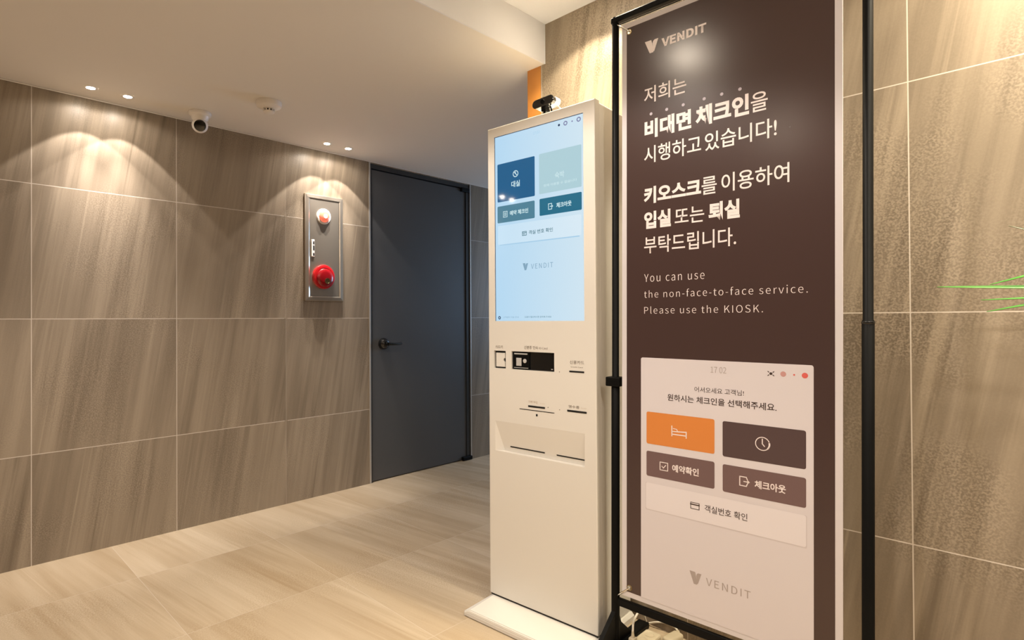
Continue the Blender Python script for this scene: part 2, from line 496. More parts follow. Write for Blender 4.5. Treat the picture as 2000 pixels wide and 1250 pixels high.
box(bm, (X1 + 0.02, WY0, WZ0 + f), (X1 + 0.08, WY0 + f, WZ1 - f)); box(bm, (X1 + 0.02, WY1 - f, WZ0 + f), (X1 + 0.08, WY1, WZ1 - f))
win = struct('window_1', bm, M['door_frame'])
obj('pane', nbox((X1 + 0.045, WY0 + f, WZ0 + f), (X1 + 0.055, WY1 - f, WZ1 - f)), M['day'], win)
# ceilings: low one along the left wall, raised one over the room, the step between them
bm = bmesh.new()
box(bm, (X0, YF, ZL), (X1, D + T, ZL + 0.30))
struct('ceiling_low', bm, M['paint'])
struct('ceiling', nbox((X0, Y0, ZU), (E + 0.16, YF - 0.0005, ZU + 0.14)), M['paint_lit'])
struct('fascia_lit_skin', nbox((X0, YF - 0.006, ZL - 0.0005), (E, YF - 0.0006, ZU - 0.0003)), M['paint_lit'])  # thin added skin; carries the step's brighter, less warm light as colour
struct('trim_ceiling_bead', nbox((X0, D - 0.006, ZL - 0.006), (X1, D - 0.0005, ZL - 0.0003), 0.002), M['bead'])
struct('trim_door_left', nbox((DX0 - 0.012, D - 0.004, 0), (DX0, D + 0.05, ZL - 0.007), 0.001), M['edge'])
struct('trim_door_right', nbox((DX1, D - 0.004, 0), (DX1 + 0.010, D + 0.05, ZL - 0.007), 0.001), M['edge'])

# ------------------------------------------------------------------ door
door = bpy.data.objects.new('door_1', None); link(door); door.location = (DX0, D, 0); door['kind'] = 'structure'
W_ = DX1 - DX0
bm = bmesh.new()
box(bm, (0.0005, 0.004, 0.0), (0.014, 0.10, DZ - 0.0005)); box(bm, (W_ - 0.034, 0.004, 0.0), (W_ - 0.0005, 0.10, DZ - 0.0005))
box(bm, (0.014, 0.004, DZ - 0.030), (W_ - 0.034, 0.10, DZ - 0.0005))
obj('door_frame', bm, M['door_frame'], door)
obj('door_leaf', nbox((0.019, 0.012, 0.006), (W_ - 0.037, 0.052, DZ - 0.036), 0.002), M['door'], door)
hz = 0.915; hx = 0.107
MY = Matrix.Translation((hx, 0.012, hz)) @ Matrix.Rotation(R(90), 4, 'X')
bm = bmesh.new()
lathe(bm, [(0.038, 0), (0.039, 0.008), (0.036, 0.022), (0.029, 0.034), (0.017, 0.042), (0, 0.045)], MY, 40)
hd = obj('door_rose', bm, M['black_gloss'], door, smooth=True)
bm = bmesh.new()
tube(bm, [(hx, -0.018, hz), (hx, -0.052, hz)], 0.012, 16)
lv = curve_pts([(hx, -0.050, hz), (hx + 0.035, -0.054, hz - 0.002), (hx + 0.080, -0.050, hz - 0.002), (hx + 0.112, -0.044, hz)], 8)
tube(bm, lv, [0.011] * 4 + [0.0095] * (len(lv) - 4), 16)
obj('door_lever', bm, M['black_gloss'], door, smooth=True)
obj('pivot_hinge', nbox((W_ - 0.090, -0.012, DZ - 0.060), (W_ - 0.006, 0.012, DZ - 0.030), 0.004), M['black'], door)
obj('pivot_hinge', nbox((W_ - 0.090, -0.016, 0.0015), (W_ + 0.006, 0.012, 0.030), 0.005), M['black'], door)

# ------------------------------------------------------------------ lamps
def spot(parent, loc, energy, size, blend, col, rad=0.015, rot=(0, 0, 0)):
    ld = bpy.data.lights.new('lamp_light', 'SPOT')
    ld.energy = energy; ld.spot_size = R(size); ld.spot_blend = blend; ld.color = col; ld.shadow_soft_size = rad
    o = bpy.data.objects.new('lamp_light', ld); o.location = loc; o.rotation_euler = rot
    return link(o, parent)

def downlight(x, y, z, label, core, wide, group, col=WARM, angle=88, blend=0.12, r=0.017, beam=3.7, wcone=164, tilt=8):
    t = thing('recessed_downlight', label, 'ceiling light', (x, y, z), 0, group)
    bm = bmesh.new()
    lathe(bm, [(r, -0.0005), (r + 0.001, -0.003), (r + 0.010, -0.003), (r + 0.014, -0.0005)], None, 40, cap=False)
    obj('trim_ring', bm, M['white_plastic'], t, smooth=True)
    bm = bmesh.new()
    lathe(bm, [(r, -0.0006), (r * 0.8, -0.0035), (r * 0.4, -0.005), (0, -0.0055)], None, 32, cap=False)
    obj('lens', bm, M['lens_on'], t, smooth=True)
    if core:
        spot(t, (0, 0, -0.012), core, angle, blend, col, 0.006)
        spot(t, (0, 0, -0.012), core * beam, 46, 1.0, col, 0.006, (R(tilt), 0, 0))
    if wide: spot(t, (0, 0, -0.012), wide, wcone, 0.25, col, 0.012)
    return t

gl = 'paired downlights along the left wall'
for px, lab in ((-0.79, None), (0.559, 'left lamp of the lit downlight pair nearest the left edge'), (1.753, 'left lamp of the lit downlight pair above the fire alarm panel')):
    lab2 = lab.replace('left lamp', 'right lamp') if lab else None
    side = lab or 'lit downlight further left along the tiled wall'
    side2 = lab2 or 'lit downlight further left along the tiled wall, right of its pair'
    if px == -0.79:
        side, side2 = 'left lamp of the downlight pair beyond the left edge, mirrored in the kiosk screen', 'right lamp of the downlight pair beyond the left edge, mirrored in the kiosk screen'
    downlight(px, 2.985, ZL, side, WALL_CORE, WALL_WIDE, gl)
    downlight(px + 0.147, 2.985, ZL, side2, WALL_CORE, WALL_WIDE, gl)
gr_ = 'paired downlights along the right wall'
for py, pw, who in ((1.04, 0.62, 'over the kiosk'), (-0.16, 1.15, 'over the potted plant'), (-1.36, 1.0, 'at the back of the right wall')):
    downlight(1.66, py, ZU, 'lit downlight %s, first of its pair' % who, RIGHT_CORE * pw, RIGHT_WIDE * pw, gr_, WARMER, 80, 0.6, beam=1.0, wcone=118, tilt=0)
    downlight(1.66, py + 0.15, ZU, 'lit downlight %s, second of its pair' % who, RIGHT_CORE * pw, RIGHT_WIDE * pw, gr_, WARMER, 80, 0.6, beam=1.0, wcone=118, tilt=0)
gm_ = 'large downlights in the raised ceiling'
for x, y, pw, cone, lab in ((0.69, 1.117, 1.0, 130, 'in front of the kiosk'), (0.70, -0.25, 0.44, 164, 'in front of the poster'), (-0.73, 1.076, 1.0, 130, 'left of the room middle'), (-0.75, -0.35, 0.44, 164, 'behind the viewer on the left'), (0.5, -1.7, 0.45, 150, 'at the rear of the room')):
    t = thing('round_ceiling_lamp', 'large round ceiling downlight %s' % lab, 'ceiling light', (x, y, ZU), 0, gm_)
    bm = bmesh.new(); lathe(bm, [(0.060, -0.0005), (0.062, -0.006), (0.078, -0.005), (0.082, -0.0005)], None, 48, cap=False)
    obj('trim_ring', bm, M['white_plastic'], t, smooth=True)
    bm = bmesh.new(); lathe(bm, [(0.060, -0.001), (0.03, -0.0035), (0, -0.004)], None, 40, cap=False)
    obj('diffuser', bm, M['diffuser_on'], t, smooth=True)
    spot(t, (0, 0, -0.016), ROOM_W * pw, cone, 0.2, ROOMC, 0.06)
ad = bpy.data.lights.new('window_daylight', 'AREA'); ad.shape = 'RECTANGLE'; ad.size = WY1 - WY0 - 0.1; ad.size_y = WZ1 - WZ0 - 0.1
ad.energy = DAY_W; ad.color = (0.42, 0.66, 1.0)
ao = bpy.data.objects.new('window_daylight', ad); ao.location = (X1 + 0.015, (WY0 + WY1) / 2, (WZ0 + WZ1) / 2); ao.rotation_euler = (0, R(90), 0)
link(ao)

# ------------------------------------------------------------------ ceiling devices
t = thing('dome_camera', 'small white dome security camera with dark lens under the low ceiling', 'security camera', (1.026, 2.975, ZL))
bm = bmesh.new(); lathe(bm, [(0.052, -0.0004), (0.054, -0.006), (0.052, -0.014), (0.044, -0.020), (0.040, -0.022)], None, 56)
obj('mounting_base', bm, M['white_plastic'], t, smooth=True)
face = Vector((-0.30, -0.90, -0.34)).normalized()
q = face.to_track_quat('Z', 'Y').to_matrix().to_4x4()
bc = Vector((0, 0, -0.064))
bm = bmesh.new()
prof = [(0.0, -0.038)] + [(0.038 * math.cos(R(a)), 0.038 * math.sin(R(a))) for a in range(-80, 41, 10)] + [(0.0280, 0.0268)]
lathe(bm, prof, Matrix.Translation(bc) @ q, 56, cap=False)
lathe(bm, [(0.042, -0.021), (0.039, -0.034), (0.031, -0.044)], None, 48, cap=False)
ball = obj('turret', bm, M['white_plastic'], t, smooth=True)
bm = bmesh.new(); lathe(bm, [(0.0280, 0.0266), (0.0270, 0.0262), (0.022, 0.0280), (0, 0.030)], Matrix.Translation(bc) @ q, 48, cap=False)
ln = obj('lens_window', bm, M['black_gloss'], t, smooth=True)

t = thing('smoke_detector', 'round white smoke detector on the low ceiling', 'smoke detector', (1.216, 2.605, ZL))
bm = bmesh.new(); lathe(bm, [(0.058, -0.0004), (0.059, -0.010), (0.056, -0.024), (0.040, -0.031), (0.028, -0.033)], None, 56)
obj('housing', bm, M['white_plastic'], t, smooth=True)
bm = bmesh.new()
lathe(bm, [(0.026, -0.033), (0.026, -0.0365)], None, 40); lathe(bm, [(0.027, -0.046), (0.027, -0.050), (0.018, -0.056), (0, -0.057)], None, 40)
for k in range(10):
    a = 2 * math.pi * k / 10
    c, s = math.cos(a), math.sin(a)
    lathe(bm, [(0.0035, -0.047), (0.0035, -0.0345)], Matrix.Translation((0.0235 * c, 0.0235 * s, 0)), 10)
obj('sensor_cage', bm, M['white_plastic'], t, smooth=True)
bm = bmesh.new(); lathe(bm, [(0.019, -0.034), (0.019, -0.047)], None, 32)
obj('sensor_core', bm, M['black_hole'], t, smooth=True)

# ------------------------------------------------------------------ fire alarm panel (local x along the wall, y into it)
t = thing('fire_alarm_panel', 'stainless steel fire alarm panel with red lamp and red button on the tiled wall', 'fire alarm', (1.681, D, 1.193))
AW, AH = 0.263, 0.648
bm = bmesh.new()
fr = 0.030
outer = [(0, 0), (AW, 0), (AW, AH), (0, AH)]
def rect_loop(bm, ins, y):
    return [bm.verts.new((a, y, b)) for a, b in ((ins, ins), (AW - ins, ins), (AW - ins, AH - ins), (ins, AH - ins))]
loops = [rect_loop(bm, 0.0, -0.0005), rect_loop(bm, 0.0, -0.012), rect_loop(bm, 0.003, -0.016), rect_loop(bm, fr - 0.008, -0.018), rect_loop(bm, fr, -0.0145)]
for A, B in zip(loops, loops[1:]):
    for i in range(4):
        j = (i + 1) % 4
        bm.faces.new((A[i], A[j], B[j], B[i]))
bmesh.ops.recalc_face_normals(bm, faces=bm.faces[:])
obj('panel_frame', bm, M['steel'], t)
# thin sheet door, very slightly bulged like pressed steel
bm = bmesh.new()
nx, nz = 14, 36
g = []
for j in range(nz + 1):
    row = []
    for i in range(nx + 1):
        s, v = i / nx, j / nz
        bulge = 0.0016 * math.sin(math.pi * s) * math.sin(math.pi * v) + 0.0011 * math.sin(3 * math.pi * v) * math.sin(math.pi * s)
        row.append(bm.verts.new((fr + 0.0015 + s * (AW - 2 * fr - 0.003), -0.0140 - bulge, fr + 0.0015 + v * (AH - 2 * fr - 0.003))))
    g.append(row)
for j in range(nz):
    for i in range(nx):
        bm.faces.new((g[j][i], g[j][i + 1], g[j + 1][i + 1], g[j + 1][i]))
obj('panel_door', bm, M['steel'], t, smooth=True)
YX = Matrix.Rotation(R(90), 4, 'X')     # local z -> -y
def on_panel(x, z, y=-0.0155): return Matrix.Translation((x, y, z)) @ YX
lx, lz = 0.124, 0.520
bm = bmesh.new(); lathe(bm, [(0.047, 0), (0.048, 0.005), (0.044, 0.009), (0.036, 0.009)], on_panel(lx, lz), 48, cap=False)
lamp = obj('indicator_lamp', bm, M['white_plastic'], t, smooth=True); lamp['label'] = 'lit red indicator lamp in a pale ring'
bm = bmesh.new(); lathe(bm, [(0.037, 0.008), (0.036, 0.013), (0.029, 0.020), (0.016, 0.024), (0, 0.025)], on_panel(lx, lz), 48, cap=False)
obj('lamp_lens', bm, M['red_lens'], lamp, smooth=True)
bm = bmesh.new(); lathe(bm, [(0.013, 0.0250), (0.010, 0.0270), (0, 0.0280)], on_panel(lx, lz), 24, cap=False)
obj('lamp_bulb', bm, M['bulb'], lamp, smooth=True)
bx_, bz_ = 0.120, 0.148
bm = bmesh.new(); lathe(bm, [(0.074, 0), (0.075, 0.010), (0.071, 0.017), (0.060, 0.020), (0.054, 0.020)], on_panel(bx_, bz_), 56, cap=False)
call = obj('call_point', bm, M['red'], t, smooth=True); call['label'] = 'round red push button call point'
bm = bmesh.new(); lathe(bm, [(0.057, 0.017), (0.056, 0.024), (0.049, 0.030), (0.032, 0.033), (0.0, 0.034)], on_panel(bx_, bz_ - 0.006), 56, cap=False)
obj('button_cover', bm, M['red_dark'], call, smooth=True)
bm = bmesh.new(); lathe(bm, [(0.018, 0.030), (0.018, 0.037), (0.014, 0.037), (0.013, 0.0350), (0, 0.0350)], on_panel(bx_ + 0.010, bz_ - 0.026), 32, cap=False)
obj('push_button', bm, M['brass'], call, smooth=True)
bm = nbox((0.040, -0.0205, 0.268), (0.060, -0.0145, 0.372), 0.002)
pl = obj('latch', bm, M['white_plastic'], t); pl['label'] = 'narrow pale latch plate with dark openings'
for z0, z1 in ((0.342, 0.361), (0.306, 0.336), (0.274, 0.291)):
    obj('keyhole', nbox((0.049, -0.0210, z0), (0.058, -0.0200, z1)), M['black_hole'], pl)

# ------------------------------------------------------------------ check-in kiosk (local x to the right, y into it)
KROT = math.atan2(-0.9979, 0.0654)
KLOC = Vector((1.582, 1.507, 0))
k = thing('check_in_kiosk', 'tall cream self check-in kiosk with a glowing blue touch screen', 'kiosk', KLOC, KROT)
KW, KH, KD = 0.459, 1.8036, 0.240
# base plate: chamfered towards the front corners
bm = bmesh.new()
P0 = [(-0.003, -0.147), (0.462, -0.147), (0.470, 0.2385), (-0.010, 0.2385)]
zs = ((0.0, 0.0), (0.0, 0.016))
lo = [bm.verts.new((x, y, 0.0006)) for x, y in P0]; mid = [bm.verts.new((x, y, 0.017)) for x, y in P0]
P1 = [(0.024, -0.144), (0.440, -0.144), (0.4595, 0.2385), (0.0005, 0.2385)]
top = [bm.verts.new((x, y, 0.028)) for x, y in P1]
# the body's left front corner keeps the chamfer thin there
for A, B in ((lo, mid), (mid, top)):
    for i in range(4):
        j = (i + 1) % 4
        bm.faces.new((A[i], A[j], B[j], B[i]))
bm.faces.new(lo[::-1]); bm.faces.new(top)
bmesh.ops.bevel(bm, geom=[e for e in bm.edges if e.verts[0].co.y < -0.14 and e.verts[1].co.y < -0.14], offset=0.003, segments=2, affect='EDGES')
bmesh.ops.recalc_face_normals(bm, faces=bm.faces[:])
obj('base_plate', bm, M['kiosk'], k)
obj('cabinet', nbox((0.004, 0.0335, 0.0282), (KW - 0.003, KD, KH - 0.004), 0.003), M['kiosk'], k)
obj('panel_seam', nbox((0.007, 0.0280, 0.033), (KW - 0.007, 0.0340, KH - 0.007)), M['gap'], k)  # dark fill painted as shade in the seam and the base gap
obj('bottom_gap', nbox((0.004, 0.003, 0.0283), (KW - 0.004, 0.0335, 0.0345)), M['gap'], k)

# front panel with real openings
SCR = (0.0318, 0.4160, 1.0692, 1.7670)
TRAY = (0.0300, 0.4137, 0.5800, 0.6925)
KEY = (0.0262, 0.0818, 0.8913, 0.9573)
IDR = (0.1091, 0.2958, 0.8910, 0.9576)
holes = {'scr': SCR, 'tray': TRAY, 'key': KEY, 'idr': IDR}
us = sorted({0.003, KW - 0.003} | {h[0] for h in holes.values()} | {h[1] for h in holes.values()})
ws = sorted({0.0375, KH - 0.003} | {h[2] for h in holes.values()} | {h[3] for h in holes.values()})
bm = bmesh.new()
vg = {}
def V(a, b, y=0.0):
    key = (round(a, 5), round(b, 5), round(y, 5))
    if key not in vg: vg[key] = bm.verts.new((a, y, b))
    return vg[key]
for a0, a1 in zip(us, us[1:]):
    for b0, b1 in zip(ws, ws[1:]):
        ca, cb = (a0 + a1) / 2, (b0 + b1) / 2
        if any(h[0] < ca < h[1] and h[2] < cb < h[3] for h in holes.values()): continue
        bm.faces.new((V(a0, b0), V(a1, b0), V(a1, b1), V(a0, b1)))
for nm, h in holes.items():
    if nm == 'tray': continue
    dp = {'scr': 0.004, 'key': 0.010, 'idr': 0.012}[nm]
    u0, u1, w0, w1 = h
    ua = [x for x in us if u0 <= x <= u1]; wa = [x for x in ws if w0 <= x <= w1]
    loop = [(x, w0) for x in ua] + [(u1, z) for z in wa[1:]] + [(x, w1) for x in reversed(ua[:-1])] + [(u0, z) for z in reversed(wa[1:-1])]
    for (p, q2) in zip(loop, loop[1:] + loop[:1]):
        bm.faces.new((V(*p), V(*p, dp), V(*q2, dp), V(*q2)))
# sloping delivery tray: flush at the top, deep at the bottom
u0, u1, w0, w1 = TRAY
dpt = 0.019
ua = [x for x in us if u0 <= x <= u1]; wa = [x for x in ws if w0 <= x <= w1]
bm.faces.new([V(x, w0) for x in ua] + [V(u1, w0, dpt), V(u0 + 0.032, w0, dpt)])
bm.faces.new([V(u0 + 0.032, w0, dpt), V(u1, w0, dpt)] + [V(x, w1) for x in reversed(ua)])
bm.faces.new([V(u1, z) for z in wa] + [V(u1, w0, dpt)])
bm.faces.new([V(u0, z) for z in wa] + [V(u0 + 0.032, w0, dpt)])
# rounded outer rim back to the seam
rim = [(0.003, 0.0375), (KW - 0.003, 0.0375), (KW - 0.003, KH - 0.003), (0.003, KH - 0.003)]
def side_chain():
    ring_ = [(x, 0.0375) for x in us] + [(KW - 0.003, z) for z in ws[1:]] + [(x, KH - 0.003) for x in reversed(us[:-1])] + [(0.003, z) for z in reversed(ws[1:-1])]
    def out(p, o, y):
        a, b = p
        if abs(a - 0.003) < 1e-6: a -= o
        if abs(a - (KW - 0.003)) < 1e-6: a += o
        if abs(b - 0.0375) < 1e-6: b -= o
        if abs(b - (KH - 0.003)) < 1e-6: b += o
        return V(a, b, y)
    steps = [(0, 0), (0.0021, 0.0009), (0.003, 0.003), (0.003, 0.030)]
    for (o0, y0), (o1, y1) in zip(steps, steps[1:]):
        for p, q2 in zip(ring_, ring_[1:] + ring_[:1]):
            bm.faces.new((out(p, o0, y0), out(q2, o0, y0), out(q2, o1, y1), out(p, o1, y1)))
side_chain()
bmesh.ops.recalc_face_normals(bm, faces=bm.faces[:])
obj('front_panel', bm, M['kiosk'], k)

# touch screen
s0 = 0.0030
scr = obj('touch_screen', nbox((SCR[0] - 0.002, s0, SCR[2] - 0.002), (SCR[1] + 0.002, s0 + 0.006, SCR[3] + 0.002)), M['scr'], k)
bm = bmesh.new()
for a in ((SCR[0], SCR[0] + 0.0025, SCR[2], SCR[3]), (SCR[0], SCR[1], SCR[3] - 0.002, SCR[3])):
    flat(bm, rrect(*a), s0 - 0.0003)
obj('screen_edge', bm, M['scr_dot'], scr)
def sp(name, poly, mat, dy=0.0003, parent=scr): return obj(name, nflat(poly, s0 - dy), M[mat], parent)
sp('screen_button', rrect(0.0450, 0.2165, 1.5175, 1.6610, 0.004), 'scr_navy')['label'] = 'deep blue button'
sp('screen_button', rrect(0.2355, 0.4075, 1.5200, 1.6630, 0.004), 'scr_pale')['label'] = 'faded pale button'
sp('screen_button', rrect(0.0445, 0.2155, 1.4385, 1.5015, 0.004), 'scr_teal')['label'] = 'grey teal button'
sp('screen_button', rrect(0.2365, 0.4075, 1.4425, 1.5030, 0.004), 'scr_teal2')['label'] = 'deep teal button'
sp('screen_band', rrect(0.046, 0.405, 1.357, 1.4280, 0.004), 'scr_band')
sp('screen_shade', rrect(0.055, 0.398, 1.3530, 1.3572), 'scr_shade')
def st(body, rect, mat, bold=0.0, dy=0.0007, parent=scr, space=1.0): return obj('lettering', text_bm(body, *rect, s0 - dy, bold, space), M[mat], parent)
bm = bmesh.new(); ring(bm, 0.131, 1.6125, 0.0125, 0.0095, s0 - 0.0007); stroke(bm, (0.125, 1.6185), (0.137, 1.6065), 0.003, s0 - 0.0007); stroke(bm, (0.131, 1.6195), (0.131, 1.612), 0.0025, s0 - 0.0007)
obj('icon', bm, M['scr_text'], scr)
st('대실', (0.1115, 0.1505, 1.5640, 1.5870), 'scr_text', 0.02)
st('숙박', (0.3020, 0.3400, 1.5650, 1.5870), 'scr_faint', 0.015)
st('현재 이용할 수 없습니다', (0.2547, 0.3895, 1.5425, 1.5520), 'scr_faint', 0.01)
bm = bmesh.new()
for a, b in (((0.073, 1.4795), (0.091, 1.4795)), ((0.091, 1.4795), (0.091, 1.4585)), ((0.091, 1.4585), (0.073, 1.4585)), ((0.073, 1.4585), (0.073, 1.4795)), ((0.078, 1.4735), (0.086, 1.4735)), ((0.078, 1.4690), (0.086, 1.4690)), ((0.078, 1.4645), (0.086, 1.4645))):
    stroke(bm, a, b, 0.0022, s0 - 0.0007)
obj('icon', bm, M['scr_text'], scr)
st('예약 체크인', (0.1033, 0.1870, 1.4610, 1.4785), 'scr_text', 0.03)
bm = bmesh.new()
for a, b in (((0.2880, 1.4805), (0.2745, 1.4805)), ((0.2745, 1.4805), (0.2745, 1.4610)), ((0.2745, 1.4610), (0.2880, 1.4610)), ((0.2880, 1.4805), (0.2880, 1.476)), ((0.2880, 1.4610), (0.2880, 1.4655)), ((0.281, 1.4708), (0.292, 1.4708)), ((0.288, 1.474), (0.292, 1.4708)), ((0.288, 1.4675), (0.292, 1.4708))):
    stroke(bm, a, b, 0.0025, s0 - 0.0007)
obj('icon', bm, M['scr_text'], scr)
st('체크아웃', (0.3067, 0.3680, 1.4620, 1.4800), 'scr_text', 0.03)
bm = bmesh.new()
for a, b in (((0.1605, 1.3945), (0.1785, 1.3945)), ((0.1785, 1.3945), (0.1785, 1.3810)), ((0.1785, 1.3810), (0.1605, 1.3810)), ((0.1605, 1.3810), (0.1605, 1.3945)), ((0.1605, 1.3900), (0.1785, 1.3900)), ((0.165, 1.3855), (0.170, 1.3855))):
    stroke(bm, a, b, 0.0022, s0 - 0.0007)
obj('icon', bm, M['scr_ink'], scr)
st('객실 번호 확인', (0.1890, 0.2918, 1.3815, 1.3965), 'scr_ink', 0.01)

EMB = ([(0.0781, 1.7363), (0.0990, 1.7360), (0.1078, 1.7030), (0.1055, 1.6967), (0.0939, 1.6967)],
       [(0.1030, 1.7245), (0.1050, 1.7310), (0.1100, 1.7347), (0.1219, 1.7347), (0.1085, 1.6985), (0.1076, 1.6995)])
def emblem(y, u0, u1, w0, w1):
    bm = bmesh.new()
    for poly in EMB:
        flat(bm, [(u0 + (a - 0.0781) / 0.0438 * (u1 - u0), w0 + (b - 1.6967) / 0.0396 * (w1 - w0)) for a, b in poly], y)
    return bm
obj('emblem', emblem(s0 - 0.0007, 0.1612, 0.1850, 1.2535, 1.2795), M['scr_grey'], scr)
st('VENDIT', (0.1980, 0.2920, 1.2570, 1.2745), 'scr_grey', 0.0, space=1.1)
st('17:02', (0.2111, 0.2391, 1.7385, 1.7475), 'scr_shade', 0.0)
for uu, ww, rr, mm in ((0.320, 1.7475, 0.0042, 'scr_dot'), (0.346, 1.7480, 0.0080, 'scr_purple'), (0.3725, 1.7485, 0.0027, 'scr_purple'), (0.398, 1.7490, 0.0082, 'scr_purple')):
    bm = bmesh.new()
    if rr > 0.006: ring(bm, uu, ww, rr, rr * 0.55, s0 - 0.0007)
    else: disc(bm, uu, ww, rr, s0 - 0.0007)
    obj('flag_icon', bm, M[mm], scr)
bm = bmesh.new(); ring(bm, 0.0515, 1.0815, 0.0062, 0.0028, s0 - 0.0007); obj('icon', bm, M['scr_dot'], scr)
st('고객센터 이용 안내', (0.0690, 0.1405, 1.0800, 1.0865), 'scr_grey')
st('도움이 필요하시면 문의해 주세요', (0.1685, 0.2840, 1.0805, 1.0870), 'scr_ink')

# key card window
kw = obj('card_window', nbox((KEY[0] - 0.002, 0.0085, KEY[2] - 0.002), (KEY[1] + 0.002, 0.0125, KEY[3] + 0.002)), M['black_hole'], k)
bm = bmesh.new()
pts = [(0.0345, 0.8975), (0.0768, 0.8975), (0.0768, 0.9150)] + [(0.0768 - 0.0075 * math.sin(R(a)), 0.9230 - 0.0078 * math.cos(R(a))) for a in range(15, 170, 15)] + [(0.0768, 0.9310), (0.0768, 0.9495), (0.0345, 0.9495)]
prism(bm, pts, lambda a, b, h: Vector((a, h, b)), 0.0020, 0.0082)
obj('key_card', bm, M['kiosk'], kw)
# identity card reader
ir = obj('card_reader', nbox((IDR[0] - 0.002, 0.0105, IDR[2] - 0.002), (IDR[1] + 0.002, 0.0145, IDR[3] + 0.002)), M['black_hole'], k)
obj('reader_plate', nbox((0.1110, 0.0045, 0.8925), (0.1870, 0.0100, 0.9560), 0.001), M['black'], ir)
obj('reader_card', nbox((0.1282, 0.0030, 0.9045), (0.1518, 0.0046, 0.9340), 0.001), M['silver'], ir)
obj('reader_strip', nbox((0.1189, 0.0030, 0.9465), (0.1787, 0.0044, 0.9510), 0.0008), M['silver'], ir)
bm = bmesh.new(); lathe(bm, [(0.0075, 0), (0.0075, 0.0022), (0.005, 0.0028), (0, 0.0028)], Matrix.Translation((0.1672, 0.0045, 0.9235)) @ YX, 24)
obj('reader_dial', bm, M['silver'], ir, smooth=True)
obj('reader_strip', nbox((0.1180, 0.0032, 0.8968), (0.1820, 0.0044, 0.8988)), M['silver'], ir)
obj('reader_glass', nbox((0.1905, 0.0070, 0.8925), (0.2940, 0.0100, 0.9560), 0.0008), M['black_gloss'], ir)
obj('reader_mark', nbox((0.279, 0.0062, 0.8975), (0.286, 0.0069, 0.9005)), M['silver'], ir)

def slot(a0, a1, zc, hgt):
    bm = bmesh.new(); prism(bm, rrect(a0, a1, zc - hgt / 2, zc + hgt / 2, min(0.0015, hgt * 0.4)), lambda a, b, h: Vector((a, h, b)), -0.0008, 0.0004)
    return obj('card_slot', bm, M['black_hole'], k)
slot(0.3564, 0.4140, 0.8972, 0.0058)
slot(0.1835, 0.2562, 0.7620, 0.0064)
slot(0.1451, 0.2955, 0.7485, 0.0024)
slot(0.3473, 0.4224, 0.7628, 0.0066)
# two dark delivery slots near the foot of the sloping tray
sl = (dpt - 0.0) / (w1 - w0)
for a0, a1 in ((0.0900, 0.2435), (0.2935, 0.4040)):
    bm = bmesh.new()
    for b, e in ((0, 1),):
        zlo, zhi = 0.5975, 0.6020
        def pt_(a, z, off): return Vector((a, (w1 - z) * sl - off, z))
        vs = [bm.verts.new(pt_(a, z, o)) for o in (0.0008, -0.0004) for a, z in ((a0, zlo), (a1, zlo), (a1, zhi), (a0, zhi))]
        for fc in ((0, 1, 2, 3), (7, 6, 5, 4), (0, 4, 5, 1), (1, 5, 6, 2), (2, 6, 7, 3), (3, 7, 4, 0)):
            bm.faces.new([vs[i] for i in fc])
    bmesh.ops.recalc_face_normals(bm, faces=bm.faces[:])
    obj('delivery_slot', bm, M['black_hole'], k)
bm = bmesh.new(); prism(bm, rrect(0.2185, 0.2245, 0.7290, 0.7370, 0.002), lambda a, b, h: Vector((a, h, b)), -0.0015, 0.0002)
obj('front_lock', bm, M['black'], k)
for uu, ww in ((0.3167, 0.8930), (0.3166, 0.7620), (0.2690, 0.7658)):
    bm = bmesh.new(); lathe(bm, [(0.0016, 0), (0.0014, 0.001), (0, 0.0012)], Matrix.Translation((uu, -0.0001, ww)) @ YX, 12)
    obj('indicator_light', bm, M['ink'], k)
bm = bmesh.new(); lathe(bm, [(0.007, 0), (0.007, 0.004), (0.004, 0.006), (0, 0.006)], Matrix.Translation((0.0038, 0.060, 0.940)) @ Matrix.Rotation(R(-90), 4, 'Y'), 20)
obj('side_lock', bm, M['chrome'], k, smooth=True)
def kt(body, rect, mat='ink', bold=0.0): return obj('lettering', text_bm(body, *rect, -0.0006, bold), M[mat], k)
kt('카드키', (0.0336, 0.0685, 0.9662, 0.9775))
kt('신분증 인식', (0.1677, 0.2267, 0.9676, 0.9798))
kt('ID Card', (0.2331, 0.2686, 0.9690, 0.9765))
kt('신용카드', (0.3587, 0.4141, 0.9230, 0.9350))
kt('Credit Card', (0.3630, 0.4087, 0.9110, 0.9150))
kt('지폐 투입', (0.1851, 0.2242, 0.7738, 0.7833), 'beige_print')
kt('Cash', (0.2365, 0.2564, 0.7745, 0.7785), 'beige_print')
kt('영수증', (0.3530, 0.3945, 0.7730, 0.7829), 'ink')
kt('Receipt', (0.4011, 0.4228, 0.7745, 0.7788), 'beige_print')

